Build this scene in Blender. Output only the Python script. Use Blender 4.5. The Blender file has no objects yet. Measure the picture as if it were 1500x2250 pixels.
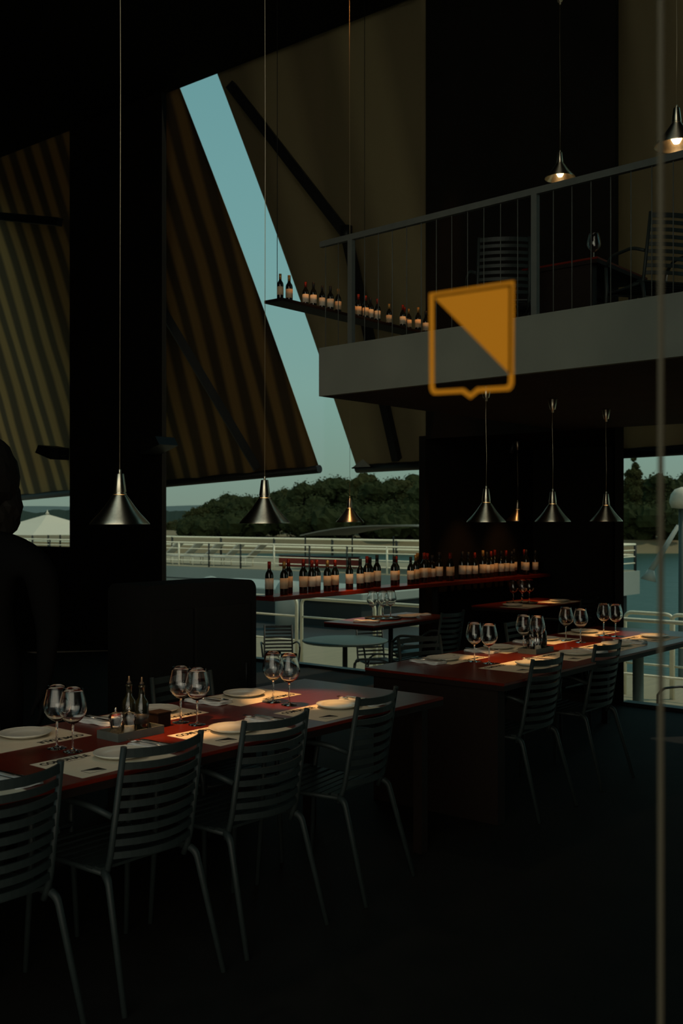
import bpy, math, random
from mathutils import Vector, Matrix
random.seed(7)
S = bpy.context.scene
COL = S.collection
PI = math.pi

# ------------------------------------------------------------------ camera
HEAD = math.radians(39.45)                      # heading from +X (the long direction of the dining tables)
CAM = Vector((0, 0, 1.61))
FW = Vector((math.cos(HEAD), math.sin(HEAD), 0))
RT = Vector((math.sin(HEAD), -math.cos(HEAD), 0))
cd = bpy.data.cameras.new('camera'); co = bpy.data.objects.new('camera', cd); COL.objects.link(co)
cd.sensor_fit = 'HORIZONTAL'; cd.sensor_width = 24; cd.lens = 36.8; cd.shift_y = 13/1500
cd.clip_start = .05; cd.clip_end = 5000
cd.dof.use_dof = True; cd.dof.focus_distance = 5.2; cd.dof.aperture_fstop = 5.0
co.location = CAM; co.rotation_euler = (PI/2, 0, HEAD - PI/2)
S.camera = co
def at(a, d, z):                                 # a = sideways slope seen from the doorway, d = distance ahead
    v = FW*d + RT*(a*d); return Vector((v.x, v.y, z))

# ------------------------------------------------------------------ world, sun, exposure
S.view_settings.view_transform = 'Standard'; S.view_settings.look = 'None'
S.view_settings.gamma = 1; S.view_settings.use_curve_mapping = False; S.view_settings.exposure = 0
W = bpy.data.worlds.new('sky'); S.world = W; W.use_nodes = True
nt = W.node_tree; nt.nodes.clear()
o_ = nt.nodes.new('ShaderNodeOutputWorld'); bg = nt.nodes.new('ShaderNodeBackground')
tc = nt.nodes.new('ShaderNodeTexCoord'); sx = nt.nodes.new('ShaderNodeSeparateXYZ'); cr = nt.nodes.new('ShaderNodeValToRGB')
nt.links.new(tc.outputs['Generated'], sx.inputs[0]); nt.links.new(sx.outputs['Z'], cr.inputs[0])
el = cr.color_ramp.elements
el[0].position = 0.0; el[0].color = (.19, .255, .205, 1)
el[1].position = .42; el[1].color = (.135, .31, .33, 1)
for p, c in ((.04, (.195, .285, .235, 1)), (.12, (.20, .345, .31, 1)), (.25, (.165, .34, .345, 1)), (1.0, (.12, .26, .30, 1))):
    e = el.new(p); e.color = c
dt = nt.nodes.new('ShaderNodeVectorMath'); dt.operation = 'DOT_PRODUCT'; dt.inputs[1].default_value = (-.79, -.61, .04)
mr = nt.nodes.new('ShaderNodeMapRange'); mr.inputs[1].default_value = .70; mr.inputs[2].default_value = .97
mxr = nt.nodes.new('ShaderNodeMix'); mxr.data_type = 'RGBA'
nt.links.new(tc.outputs['Generated'], dt.inputs[0]); nt.links.new(dt.outputs['Value'], mr.inputs[0]); nt.links.new(mr.outputs[0], mxr.inputs[0])
nt.links.new(cr.outputs[0], mxr.inputs[6]); mxr.inputs[7].default_value = (1.75, 1.62, 1.28, 1)     # hazy bright patch of sky added behind the camera to streak the lamp shades
nt.links.new(mxr.outputs[2], bg.inputs[0]); bg.inputs[1].default_value = 1.0
nt.links.new(bg.outputs[0], o_.inputs[0])
sl = bpy.data.lights.new('sun', 'SUN'); so = bpy.data.objects.new('sun', sl); COL.objects.link(so)
sl.energy = 1.7; sl.color = (1, .88, .66); sl.angle = .02
so.rotation_euler = Vector((-.42, .38, -.86)).to_track_quat('-Z', 'Y').to_euler()

# ------------------------------------------------------------------ materials
def mat(name, col, rough=.6, metal=0, spec=.3, noise=None, bump=0, emis=None, scale=20, stretch=(1, 1, 1), trans=0, alpha=None):
    m = bpy.data.materials.new(name); m.use_nodes = True
    n = m.node_tree; b = n.nodes['Principled BSDF']
    b.inputs['Base Color'].default_value = (*col, 1); b.inputs['Roughness'].default_value = rough
    b.inputs['Metallic'].default_value = metal; b.inputs['Specular IOR Level'].default_value = spec
    if trans: b.inputs['Transmission Weight'].default_value = trans; b.inputs['IOR'].default_value = 1.45
    if emis: b.inputs['Emission Color'].default_value = (*emis[0], 1); b.inputs['Emission Strength'].default_value = emis[1]
    t = n.nodes.new('ShaderNodeTexCoord'); mp = n.nodes.new('ShaderNodeMapping'); nz = n.nodes.new('ShaderNodeTexNoise')
    mp.inputs['Scale'].default_value = stretch; nz.inputs['Scale'].default_value = scale; nz.inputs['Detail'].default_value = 5
    n.links.new(t.outputs['Object'], mp.inputs[0]); n.links.new(mp.outputs[0], nz.inputs[0])
    if noise:
        r = n.nodes.new('ShaderNodeValToRGB'); r.color_ramp.elements[0].position = .3; r.color_ramp.elements[1].position = .7
        r.color_ramp.elements[0].color = (*col, 1); r.color_ramp.elements[1].color = (*noise, 1)
        n.links.new(nz.outputs[0], r.inputs[0]); n.links.new(r.outputs[0], b.inputs['Base Color'])
    if bump:
        bp = n.nodes.new('ShaderNodeBump'); bp.inputs['Strength'].default_value = bump; bp.inputs['Distance'].default_value = .01
        n.links.new(nz.outputs[0], bp.inputs['Height']); n.links.new(bp.outputs[0], b.inputs['Normal'])
    return m
M = {}
M['black_wall'] = mat('black_wall', (.010, .010, .009), .9, spec=.05, noise=(.014, .013, .011), scale=3)
M['floor'] = mat('floor', (.010, .009, .008), .75, spec=.08, noise=(.015, .013, .011), scale=4, bump=.1)
M['concrete'] = mat('concrete', (.135, .145, .125), .85, noise=(.16, .17, .145), scale=3, bump=.1, spec=.1)
M['rail_grey'] = mat('dull_grey_paint', (.075, .082, .075), .6, spec=.2, noise=(.065, .072, .066))
M['soffit'] = mat('soffit', (.035, .024, .018), .9, spec=.05, noise=(.045, .032, .024), scale=4)
M['wood'] = mat('red_stained_wood', (.125, .012, .004), .32, spec=.3, noise=(.08, .007, .003), scale=9, stretch=(.5, 9, 9), bump=.04)
M['dark_wood'] = mat('dark_wood', (.012, .007, .005), .6, spec=.15, noise=(.009, .005, .004), scale=9, stretch=(1, 9, 9))
M['paper'] = mat('paper', (.62, .55, .42), .8, spec=.1, noise=(.58, .51, .39), scale=14)
M['ink'] = mat('ink', (.012, .010, .010), .7, spec=.1)
M['ceramic'] = mat('ceramic', (.62, .60, .52), .18, spec=.5, noise=(.60, .58, .50))
M['linen'] = mat('linen', (.62, .62, .60), .9, spec=.1, noise=(.56, .56, .55), scale=60, bump=.3)
M['steel'] = mat('steel', (.62, .60, .56), .2, metal=1, noise=(.55, .53, .5))
M['alu'] = mat('brushed_aluminium', (.95, .87, .70), .30, metal=1, noise=(.80, .73, .58), scale=14, stretch=(8, 8, .3))
M['chair'] = mat('powder_coated_chair', (.019, .026, .025), .5, spec=.25, noise=(.016, .022, .021), scale=30)
M['chair_dark'] = mat('dark_terrace_chair', (.02, .022, .022), .5, noise=(.016, .018, .018))
M['glass'] = mat('clear_glass', (1, 1, 1), 0, trans=1, spec=.5)
M['bottle'] = mat('dark_bottle_glass', (.006, .008, .005), .08, spec=.8, noise=(.008, .009, .005))
M['label'] = mat('cream_label', (.62, .47, .30), .7, noise=(.55, .40, .25), scale=40)
M['label2'] = mat('white_label', (.66, .60, .48), .7, noise=(.6, .52, .4), scale=40)
M['foil_red'] = mat('red_foil', (.30, .03, .015), .35, metal=.4)
M['foil_gold'] = mat('gold_foil', (.45, .26, .08), .35, metal=.6)
M['foil_black'] = mat('black_foil', (.02, .02, .02), .4)
M['salt'] = mat('salt', (.75, .68, .55), .9, noise=(.6, .52, .42), scale=90)
M['pepper'] = mat('pepper', (.07, .06, .04), .9, noise=(.22, .19, .12), scale=200)
M['slate'] = mat('slate_tray', (.10, .11, .10), .55, noise=(.08, .09, .08))
M['bulb'] = mat('bulb', (1, .8, .5), .5, emis=((1, .62, .28), 8))
n = M['alu'].node_tree; b = n.nodes['Principled BSDF']; tg = n.nodes.new('ShaderNodeTangent'); tg.direction_type = 'RADIAL'; tg.axis = 'Z'
b.inputs['Anisotropic'].default_value = .9; b.inputs['Anisotropic Rotation'].default_value = .25; b.inputs['Roughness'].default_value = .38; n.links.new(tg.outputs[0], b.inputs['Tangent'])
M['shade_in'] = mat('shade_lining', (.75, .55, .35), .6)
M['orange'] = mat('orange_film', (.62, .215, .012), .7, spec=.05)
M['black_metal'] = mat('black_metal', (.012, .012, .012), .5)
M['block'] = mat('black_block', (.010, .010, .009), .8, spec=.05, noise=(.012, .011, .010), scale=4)
M['cloth_black'] = mat('black_cloth', (.004, .004, .004), .95, spec=.02)
M['hair'] = mat('dark_hair', (.005, .004, .003), .7, spec=.1)
M['brass'] = mat('brushed_brass_edge', (.42, .36, .24), .35, metal=.8)
M['bronze'] = mat('dull_bronze_edge', (.07, .055, .035), .6, spec=.2)
M['white_rail'] = mat('white_painted_pipe', (.80, .77, .60), .4, noise=(.74, .71, .55), scale=8)
M['deck'] = mat('pale_decking', (.24, .215, .14), .8, noise=(.20, .18, .12), scale=2, stretch=(1, 8, 1))
M['hull'] = mat('grey_hull_paint', (.24, .28, .26), .6, noise=(.21, .25, .23), scale=.6)
M['dark_hull'] = mat('dark_hull_paint', (.018, .022, .022), .7, noise=(.014, .018, .018))
M['lounger'] = mat('pale_canvas', (.38, .38, .33), .8, noise=(.33, .33, .28))
M['tent'] = mat('grey_canvas', (.13, .13, .11), .8, noise=(.12, .12, .10))
M['white_tent'] = mat('white_canvas', (.48, .47, .38), .8, noise=(.42, .41, .34))
M['leaf'] = mat('tree_leaves', (.014, .020, .009), .9, spec=.03, noise=(.026, .034, .014), scale=.8)
M['leaf2'] = mat('olive_leaves', (.018, .023, .009), .9, spec=.03, noise=(.034, .036, .014), scale=.8)
M['bark'] = mat('bark', (.03, .024, .018), .9, noise=(.02, .016, .012))
M['sand'] = mat('dry_bank', (.15, .12, .065), .95, noise=(.10, .085, .045), scale=.08)
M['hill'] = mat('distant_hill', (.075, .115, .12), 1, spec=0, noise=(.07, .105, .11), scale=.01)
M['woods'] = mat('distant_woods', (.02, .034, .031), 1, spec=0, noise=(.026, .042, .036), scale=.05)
M['roof'] = mat('clay_roof', (.16, .07, .045), .9)
M['red_paint'] = mat('red_paint', (.16, .022, .014), .7)
M['teal_table'] = mat('grey_green_laminate', (.05, .075, .07), .6, noise=(.04, .065, .06))
m = bpy.data.materials.new('window_glass'); m.use_nodes = True; m.node_tree.nodes.clear()
a_ = m.node_tree.nodes.new('ShaderNodeBsdfTransparent'); b_ = m.node_tree.nodes.new('ShaderNodeOutputMaterial')
a_.inputs[0].default_value = (.98, .99, .98, 1)
m.node_tree.links.new(a_.outputs[0], b_.inputs[0]); M['pane'] = m
# water
m = mat('river_water', (.020, .048, .040), .3, spec=.06, scale=1.0); n = m.node_tree; b = n.nodes['Principled BSDF']
wv = n.nodes.new('ShaderNodeTexNoise'); mp = n.nodes.new('ShaderNodeMapping'); t = n.nodes.new('ShaderNodeTexCoord'); bp = n.nodes.new('ShaderNodeBump')
mp.inputs['Rotation'].default_value = (0, 0, -HEAD); mp.inputs['Scale'].default_value = (1.6, .35, 1); wv.inputs['Scale'].default_value = 1.0; wv.inputs['Detail'].default_value = 4
n.links.new(t.outputs['Object'], mp.inputs[0]); n.links.new(mp.outputs[0], wv.inputs[0]); n.links.new(wv.outputs[0], bp.inputs['Height'])
bp.inputs['Strength'].default_value = .6; bp.inputs['Distance'].default_value = .25; n.links.new(bp.outputs[0], b.inputs['Normal']); M['water'] = m
# awning fabric: striped, slightly translucent
def fabric(name, c1, c2, per):
    m = bpy.data.materials.new(name); m.use_nodes = True; n = m.node_tree; n.nodes.clear()
    o = n.nodes.new('ShaderNodeOutputMaterial'); d = n.nodes.new('ShaderNodeBsdfDiffuse'); tr = n.nodes.new('ShaderNodeBsdfTranslucent'); mx = n.nodes.new('ShaderNodeMixShader')
    t = n.nodes.new('ShaderNodeTexCoord'); wv = n.nodes.new('ShaderNodeTexWave'); r = n.nodes.new('ShaderNodeValToRGB')
    wv.bands_direction = 'Y'; wv.inputs['Scale'].default_value = per; wv.inputs['Distortion'].default_value = 1.2; wv.inputs['Detail Scale'].default_value = .6
    r.color_ramp.elements[0].color = (*c1, 1); r.color_ramp.elements[1].color = (*c2, 1); r.color_ramp.elements[0].position = .25; r.color_ramp.elements[1].position = .8
    n.links.new(t.outputs['Object'], wv.inputs[0]); n.links.new(wv.outputs[0], r.inputs[0])
    n.links.new(r.outputs[0], d.inputs[0]); n.links.new(r.outputs[0], tr.inputs[0])
    mx.inputs[0].default_value = .20; n.links.new(d.outputs[0], mx.inputs[1]); n.links.new(tr.outputs[0], mx.inputs[2]); n.links.new(mx.outputs[0], o.inputs[0])
    return m
M['awning'] = fabric('striped_awning_cloth', (.11, .08, .05), (.34, .21, .09), .85)
M['awning_plain'] = fabric('plain_awning_cloth', (.24, .195, .12), (.34, .28, .17), .25)

# ------------------------------------------------------------------ mesh helpers
class MB:
    def __init__(s): s.v = []; s.f = []; s.sm = []
    def add(s, vs, fs, smooth=False):
        o = len(s.v); s.v += [tuple(v) for v in vs]; s.f += [tuple(i+o for i in f) for f in fs]; s.sm += [smooth]*len(fs); return s
    def box(s, x0, x1, y0, y1, z0, z1, b=0):
        if b <= 0:
            vs = [(x, y, z) for z in (z0, z1) for y in (y0, y1) for x in (x0, x1)]
            return s.add(vs, [(0, 2, 3, 1), (4, 5, 7, 6), (0, 1, 5, 4), (2, 6, 7, 3), (0, 4, 6, 2), (1, 3, 7, 5)])
        vs = []
        for z, k in ((z0, b), (z0+b, 0), (z1-b, 0), (z1, b)):
            vs += [(x0+k+b*(1 if k == 0 else 1), y0+k, z), (x1-k-b, y0+k, z), (x1-k, y0+k+b, z), (x1-k, y1-k-b, z), (x1-k-b, y1-k, z), (x0+k+b, y1-k, z), (x0+k, y1-k-b, z), (x0+k, y0+k+b, z)]
        fs = [tuple(reversed(range(8))), tuple(range(24, 32))]
        for L in range(3):
            for i in range(8):
                j = (i+1) % 8; fs.append((L*8+i, L*8+j, L*8+8+j, L*8+8+i))
        return s.add(vs, fs)
    def obox(s, p, q, w, h, up=(0, 0, 1)):          # bar from p to q
        p = Vector(p); q = Vector(q); d = (q-p).normalized(); u = Vector(up)
        if abs(d.dot(u)) > .98: u = Vector((1, 0, 0))
        a = d.cross(u).normalized()*w/2; c = a.cross(d).normalized()*h/2
        vs = [p-a-c, p+a-c, p+a+c, p-a+c, q-a-c, q+a-c, q+a+c, q-a+c]
        return s.add(vs, [(0, 1, 2, 3), (7, 6, 5, 4), (0, 4, 5, 1), (1, 5, 6, 2), (2, 6, 7, 3), (3, 7, 4, 0)])
    def tube(s, pts, r, n=10, flat=1.0):
        pts = [Vector(p) for p in pts]; rr = r if isinstance(r, (list, tuple)) else [r]*len(pts); vs = []; prev = None
        for i, p in enumerate(pts):
            d = (pts[min(i+1, len(pts)-1)]-pts[max(i-1, 0)]).normalized()
            if prev is None:
                u = Vector((0, 0, 1)) if abs(d.z) < .9 else Vector((1, 0, 0)); a = d.cross(u).normalized()
            else: a = (prev - d*prev.dot(d)).normalized()
            prev = a; c = d.cross(a)
            for k in range(n):
                t = 2*PI*k/n; vs.append(p + a*math.cos(t)*rr[i] + c*math.sin(t)*rr[i]*flat)
        fs = [(i*n+k, i*n+(k+1) % n, (i+1)*n+(k+1) % n, (i+1)*n+k) for i in range(len(pts)-1) for k in range(n)]
        s.add(vs, fs, True); L = (len(pts)-1)*n
        o = len(s.v)-len(vs); s.f += [tuple(o+k for k in reversed(range(n))), tuple(o+L+k for k in range(n))]; s.sm += [False, False]
        return s
    def lathe(s, prof, n=32, c=(0, 0, 0), close=False, smooth=True):
        vs = [(c[0]+r*math.cos(2*PI*k/n), c[1]+r*math.sin(2*PI*k/n), c[2]+z) for r, z in prof for k in range(n)]
        m = len(prof)
        fs = [(i*n+k, i*n+(k+1) % n, ((i+1) % m)*n+(k+1) % n, ((i+1) % m)*n+k) for i in range(m if close else m-1) for k in range(n)]
        s.add(vs, fs, smooth)
        if not close:
            o = len(s.v)-len(vs)
            s.f += [tuple(o+k for k in reversed(range(n))), tuple(o+(m-1)*n+k for k in range(n))]; s.sm += [False, False]
        return s
    def prism(s, poly, z0, z1):
        n = len(poly); vs = [(x, y, z0) for x, y in poly]+[(x, y, z1) for x, y in poly]
        return s.add(vs, [tuple(reversed(range(n))), tuple(range(n, 2*n))]+[(i, (i+1) % n, n+(i+1) % n, n+i) for i in range(n)])
    def blob(s, c, r, sc=(1, 1, 1), amp=.15, seg=10):
        vs = []; c = Vector(c)
        for i in range(seg+1):
            th = PI*i/seg
            for k in range(seg*2):
                ph = PI*k/seg; q = r*(1+random.uniform(-amp, amp))
                vs.append(c+Vector((q*sc[0]*math.sin(th)*math.cos(ph), q*sc[1]*math.sin(th)*math.sin(ph), q*sc[2]*math.cos(th))))
        n = seg*2
        return s.add(vs, [(i*n+k, (i+1)*n+k, (i+1)*n+(k+1) % n, i*n+(k+1) % n) for i in range(seg) for k in range(n)], False)
    def build(s, name, m, parent=None, loc=None, rz=0):
        me = bpy.data.meshes.new(name); me.from_pydata(s.v, [], s.f); me.polygons.foreach_set('use_smooth', s.sm)
        me.materials.append(M[m] if isinstance(m, str) else m); me.update()
        o = bpy.data.objects.new(name, me); COL.objects.link(o)
        if parent: o.parent = parent
        if loc is not None: o.location = loc
        o.rotation_euler.z = rz
        return o
def rnd(path, r, n=5):                              # round the inner corners of a path
    P = [Vector(p) for p in path]; out = [P[0]]
    for i in range(1, len(P)-1):
        a, b, c = P[i-1], P[i], P[i+1]; u = (a-b); v = (c-b); k = min(r, u.length/2, v.length/2); p = b+u.normalized()*k; q = b+v.normalized()*k
        for j in range(n+1):
            t = j/n; out.append(p*(1-t)**2 + b*2*t*(1-t) + q*t*t)
    return out+[P[-1]]
def tag(o, label=None, cat=None, group=None, kind=None):
    if label: o['label'] = label
    if cat: o['category'] = cat
    if group: o['group'] = group
    if kind: o['kind'] = kind
    return o
def thing(name, label, cat, loc=(0, 0, 0), rz=0, group=None):
    o = bpy.data.objects.new(name, None); COL.objects.link(o); o.empty_display_size = .1
    o.location = loc; o.rotation_euler = (0, 0, rz); return tag(o, label, cat, group)
def struct(name, mb, m, label):
    return tag(mb.build(name, m), label, None, None, 'structure')
def kids(o): return [c for c in bpy.data.objects if c.parent == o]
def copy_tree(o, parent=None):
    c = o.copy(); COL.objects.link(c); c.parent = parent
    for ch in kids(o): copy_tree(ch, c)
    return c
class Proto:                                       # the first placing uses the built object, later ones its copies
    def __init__(s, make): s.make = make; s.o = None
    def put(s, loc, rz=0, label=None, group=None, scale=None):
        if s.o is None: s.o = s.make(); r = s.o
        else: r = copy_tree(s.o)
        r.location = loc; r.rotation_euler = (0, 0, rz)
        if label: r['label'] = label
        if group: r['group'] = group
        if scale: r.scale = (scale,)*3
        return r

# ------------------------------------------------------------------ the setting
TH = .07                                            # thickness of the facade piers
XF = 8.5                                            # window facade on the river side
ZC = 6.83                                           # top of the window bays
struct('floor', MB().box(-3, XF, -1.5, 14, -.2, 0).prism([(XF, 3.86), (10.8, 4.92), (10.8, 5.98), (XF, 5.98)], -.2, 0), 'floor', 'black polished floor of the dark dining room')
struct('ceiling', MB().box(.8, XF+TH, -1.5, 14.2, ZC, ZC+.3), 'black_wall', 'black ceiling high above the dining room')
struct('wall_left', MB().box(.8, XF+TH, 14, 14.2, 0, ZC), 'black_wall', 'dark end wall far to the left')
struct('wall_right', MB().box(.8, XF+TH, -1.7, -1.5, 0, ZC), 'black_wall', 'dark end wall on the right')
struct('wall_front', MB().box(.8, .95, 3.4, 14, 0, ZC).box(.8, .95, -1.5, -.3, 0, ZC).box(.8, .95, -.3, 3.4, 6.2, ZC), 'black_wall', 'dark entrance wall around the open glazed doorway')
struct('wall_back', MB().box(XF, XF+TH, 9.84, 11.7, 0, ZC).box(XF, XF+TH, 11.7, 14, 0, 1.22), 'black_wall', 'broad dark pier between the two left window bays')  # low wall added under the left bay to keep its foot dark
struct('wall_niche', MB().box(XF, XF+TH, 3.93, 5.92, 2.39, ZC).box(XF, 10.8, 5.92, 6.0, 0, 2.42).prism([(XF, 3.85), (10.8, 4.90), (10.8, 4.98), (XF, 3.93)], 0, 2.42)
       .box(10.65, 10.8, 4.95, 5.92, 0, 2.42).prism([(XF+TH, 3.96), (10.8, 4.98), (10.8, 5.92), (XF+TH, 5.92)], 2.39, 2.42), 'black_wall', 'wide black pier with a low niche holding the back table')
struct('trim_1', MB().box(XF-.02, XF+.09, 6.0, 9.84, 0, .03).box(XF-.02, XF+.09, -1.5, 3.85, 0, .03), 'black_metal', 'black metal sill at the foot of the river windows')
for i, (y0, y1, lab) in enumerate(((6.0, 9.84, 'tall clear window between the two dark piers'), (11.7, 14, 'tall clear window left of the left pier'), (-1.5, 3.85, 'tall clear window right of the wide pier'))):
    struct('window_%d' % (i+2), MB().box(XF+.03, XF+.036, y0, y1, .03 if y0 != 11.7 else 1.22, ZC), 'pane', lab)
# glass screen at the entrance with its slim metal edge, carrying the orange emblem
struct('window_1', MB().box(.940, .946, .393, .80, 0, 6.2), 'pane', 'clear glass entrance panel carrying the orange emblem')
struct('trim_2', MB().box(.941, .945, .3885, .3925, 0, 6.2), 'bronze', 'slim dull bronze metal edge of the entrance glass')
# emblem: shield outline, upper right half filled
em = thing('emblem_sticker', 'orange shield emblem with one filled half stuck on the entrance glass', 'sticker', (.938, 0, 0))
def eyz(a, yv):                                     # position on the glass
    k = .94/(math.cos(HEAD)+math.sin(HEAD)*a); return (k*(math.sin(HEAD)-math.cos(HEAD)*a), 1.61+k*yv)
tl = eyz(.0848, .2143); tr_ = eyz(.1657, .2265); br = eyz(.1652, .1217); bl = eyz(.0852, .1174)
def q2(u, v):                                       # u 0..1 left to right, v 0..1 top to bottom
    T = Vector(tl).lerp(Vector(tr_), u); B = Vector(bl).lerp(Vector(br), u); return T.lerp(B, v)
def film(mb, pts):
    n = len(pts); vs = [(0, p[0], p[1]) for p in pts]+[(.0006, p[0], p[1]) for p in pts]
    mb.add(vs, [tuple(range(n)), tuple(reversed(range(n, 2*n)))]+[(i, n+i, n+(i+1) % n, (i+1) % n) for i in range(n)])
outer = [(0, 0), (1, 0), (1, .93), (.985, .975), (.95, 1.0), (.60, 1.0), (.5, 1.06), (.40, 1.0), (.05, 1.0), (.015, .975), (0, .93)]
inner = [(.055, .05), (.945, .05), (.945, .92), (.935, .945), (.915, .955), (.58, .955), (.5, 1.005), (.42, .955), (.085, .955), (.065, .945), (.055, .92)]
mb = MB()
for i in range(len(outer)):
    j = (i+1) % len(outer); film(mb, [q2(*outer[i]), q2(*outer[j]), q2(*inner[j]), q2(*inner[i])])
mb.build('outline', 'orange', em)
mb = MB(); film(mb, [q2(.04, .03), q2(.97, .03), q2(.97, .86)]); mb.build('filled_half', 'orange', em)

# mezzanine
ed = Vector((.065, .998)).normalized(); E0 = Vector((5.03, 3.10))
def me_(t): return E0+ed*t
l_, r_ = me_(1.28), me_(-4.7)
struct('floor_mezzanine', MB().prism([(l_.x+.02, l_.y), (r_.x+.02, r_.y), (XF-.02, r_.y), (XF-.02, l_.y)], 2.39, 2.68), 'soffit', 'dark slab of the mezzanine seen from below')
mb = MB(); mb.obox((l_.x, l_.y, 2.545), (r_.x, r_.y, 2.545), .04, .31); struct('trim_3', mb, 'concrete', 'grey concrete fascia along the mezzanine edge')
rl = thing('mezzanine_railing', 'slim grey metal railing with thin upright bars along the mezzanine edge', 'railing', (0, 0, 0))
mb = MB(); mb.obox((l_.x, l_.y, 3.365), (r_.x, r_.y, 3.365), .03, .036); mb.build('handrail', 'rail_grey', rl)
t = 1.24; k = 0
while t > -3.2:
    p = me_(t)
    if k % 12 == 2: MB().box(p.x-.017, p.x+.017, p.y-.017, p.y+.017, 2.70, 3.35).build('post', 'rail_grey', rl)
    else: MB().tube([(p.x, p.y, 2.70), (p.x, p.y, 3.35)], .0028, 6).build('baluster', 'rail_grey', rl)
    t -= .112; k += 1

# ------------------------------------------------------------------ chairs
def make_chair(m='chair'):
    def f():
        t = thing('slatted_chair', '', 'chair')
        for s in (-1, 1):
            MB().tube(rnd([(s*.175, -.17, .40), (s*.178, -.20, .47), (s*.172, -.265, .855)], .05), [.011]*8, 10).build('back_post', m, t)
            MB().tube(rnd([(s*.186, -.222, .62), (s*.225, -.14, .655), (s*.235, .10, .655), (s*.232, .17, .60)], .06), .011, 10).build('armrest', m, t)
            MB().tube([(s*.232, .17, .60), (s*.215, .19, .44), (s*.225, .215, 0)], [.011, .012, .010], 10).build('leg', m, t)
            MB().tube(rnd([(s*.178, -.15, .43), (s*.195, -.21, .42), (s*.22, -.33, 0)], .05), [.014, .014, .014, .014, .014, .013, .012, .010], 10).build('leg', m, t)
        mb = MB(); n = 12
        for i in range(9):
            z = .833-.0435*i; y = -.265+(.855-z)*.169; h = .0115 if i else .015; w = .172+(.855-z)*.014
            vs = []
            for j in range(n+1):
                u = -1+2*j/n; x = u*w; yy = y-.05*(1-u*u)
                zz = z + (-.004)*(1-u*u)
                vs += [(x, yy-.004, zz-h), (x, yy+.004, zz-h), (x, yy+.004, zz+h), (x, yy-.004, zz+h)]
            fs = [(a*4+b, a*4+(b+1) % 4, a*4+4+(b+1) % 4, a*4+4+b) for a in range(n) for b in range(4)]+[(0, 1, 2, 3), (n*4+3, n*4+2, n*4+1, n*4)]
            mb.add(vs, fs)
        mb.build('backrest', m, t)
        mb = MB()
        for i in range(9):
            y = -.18+.047*i; mb.box(-.20, .20, y, y+.032, .435-.012*math.sin(i/8*PI), .445-.012*math.sin(i/8*PI))
        mb.build('seat', m, t)
        mb = MB()
        for s in (-1, 1): mb.tube([(s*.19, -.20, .425), (s*.20, .20, .425)], .010, 8)
        mb.tube([(-.20, .195, .425), (.20, .195, .425)], .010, 8); mb.build('seat_frame', m, t)
        return t
    return f
chair = Proto(make_chair()); tchair = Proto(make_chair('chair_dark'))
G1 = 'slatted chairs along the near table'
for x, y, a, lab in ((1.79, 3.01, 0, 'grey slatted armchair cut by the left picture edge, before the near table'),
                     (2.38, 3.01, .0, 'grey slatted armchair before the cruet tray on the near table'),
                     (2.95, 3.01, -.02, 'grey slatted armchair at the middle of the front table, hiding a napkin'),
                     (3.57, 3.03, .16, 'grey slatted armchair at the far end of the front table, turned slightly')):
    chair.put((x, y, 0), a, lab, G1)
for x, y, a, lab in ((2.24, 3.56, PI, 'slatted chair behind the front table at the left picture edge, top rail showing'),
                     (3.40, 3.56, PI-.1, 'slatted chair behind the front table beside the lit plate')):
    chair.put((x, y, 0), a, lab, 'slatted chairs behind the near table')
for x, y, a, lab in ((5.13, 3.03, .02, 'slatted armchair at the near corner of the second table'),
                     (5.95, 3.06, 0, 'slatted armchair half way along the second table')):
    chair.put((x, y, 0), a, lab, 'slatted chairs before the second table')
for x, y, a, lab in ((5.40, 3.60, PI-.25, 'dim slatted chair behind the second table near its two front glasses'),
                     (6.75, 3.62, PI, 'dim slatted chair behind the second table towards its far end')):
    chair.put((x, y, 0), a, lab, 'slatted chairs behind the second table')
chair.put((7.1, 4.95, 0), .05, 'dark slatted chair at the small table below the long bottle shelf', 'chairs at the back tables')
chair.put((9.1, 4.72, 0), 0, 'dark slatted chair at the back table in the niche', 'chairs at the back tables')
chair.put((6.46, 3.85, 2.68), -.95, 'grey slatted chair on the mezzanine seen through the railing bars, left one', 'mezzanine chairs')
chair.put((6.60, 2.80, 2.68), -.6, 'grey slatted chair on the mezzanine at the right picture edge', 'mezzanine chairs')

# ------------------------------------------------------------------ tables
def table(name, label, x0, x1, y0, y1, z=.75, group=None, base=0, small=False):
    t = thing(name, label, 'table', ((x0+x1)/2, (y0+y1)/2, base), 0, group); w = (x1-x0)/2; d = (y1-y0)/2
    MB().box(-w, w, -d, d, z-.015, z, .002).build('tabletop', 'wood', t); MB().box(-w+.002, w-.002, -d+.002, d-.002, z-.042, z-.0152).build('shaded_edge', 'dark_wood', t)  # edge side in darker wood, its lack of light put into the colour
    if small:
        MB().lathe([(0, 0), (.2, 0), (.2, .012), (.02, .03), (.02, z-.043), (0, z-.043)], 20).build('leg', 'black_metal', t); return t
    for s in (-1, 1):
        if s < 0: MB().box(-w+.02, -w+.09, -d+.05, d-.05, 0, z-.042).build('leg', 'dark_wood', t)
        else:
            for k in (-1, 1): MB().box(w-.09, w-.04, k*(d-.09)-.025, k*(d-.09)+.025, 0, z-.042).build('leg', 'dark_wood', t)
    MB().box(-w+.09, w-.09, -.03, .03, z-.16, z-.042).build('apron', 'dark_wood', t)
    return t
GT = 'long red wooden dining tables'
table('dining_table', 'long red-brown communal table in front, laid with printed placemats', 1.15, 4.20, 2.82, 3.71, group=GT)
table('dining_table', 'second long red-brown communal table beyond the first, its end panel facing us', 4.73, 7.75, 2.80, 3.72, group=GT)
table('dining_table', 'small dark wooden table in the niche, holding four glasses', 8.75, 10.05, 4.92, 5.55, z=.75, group='small back tables', small=True)
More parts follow.
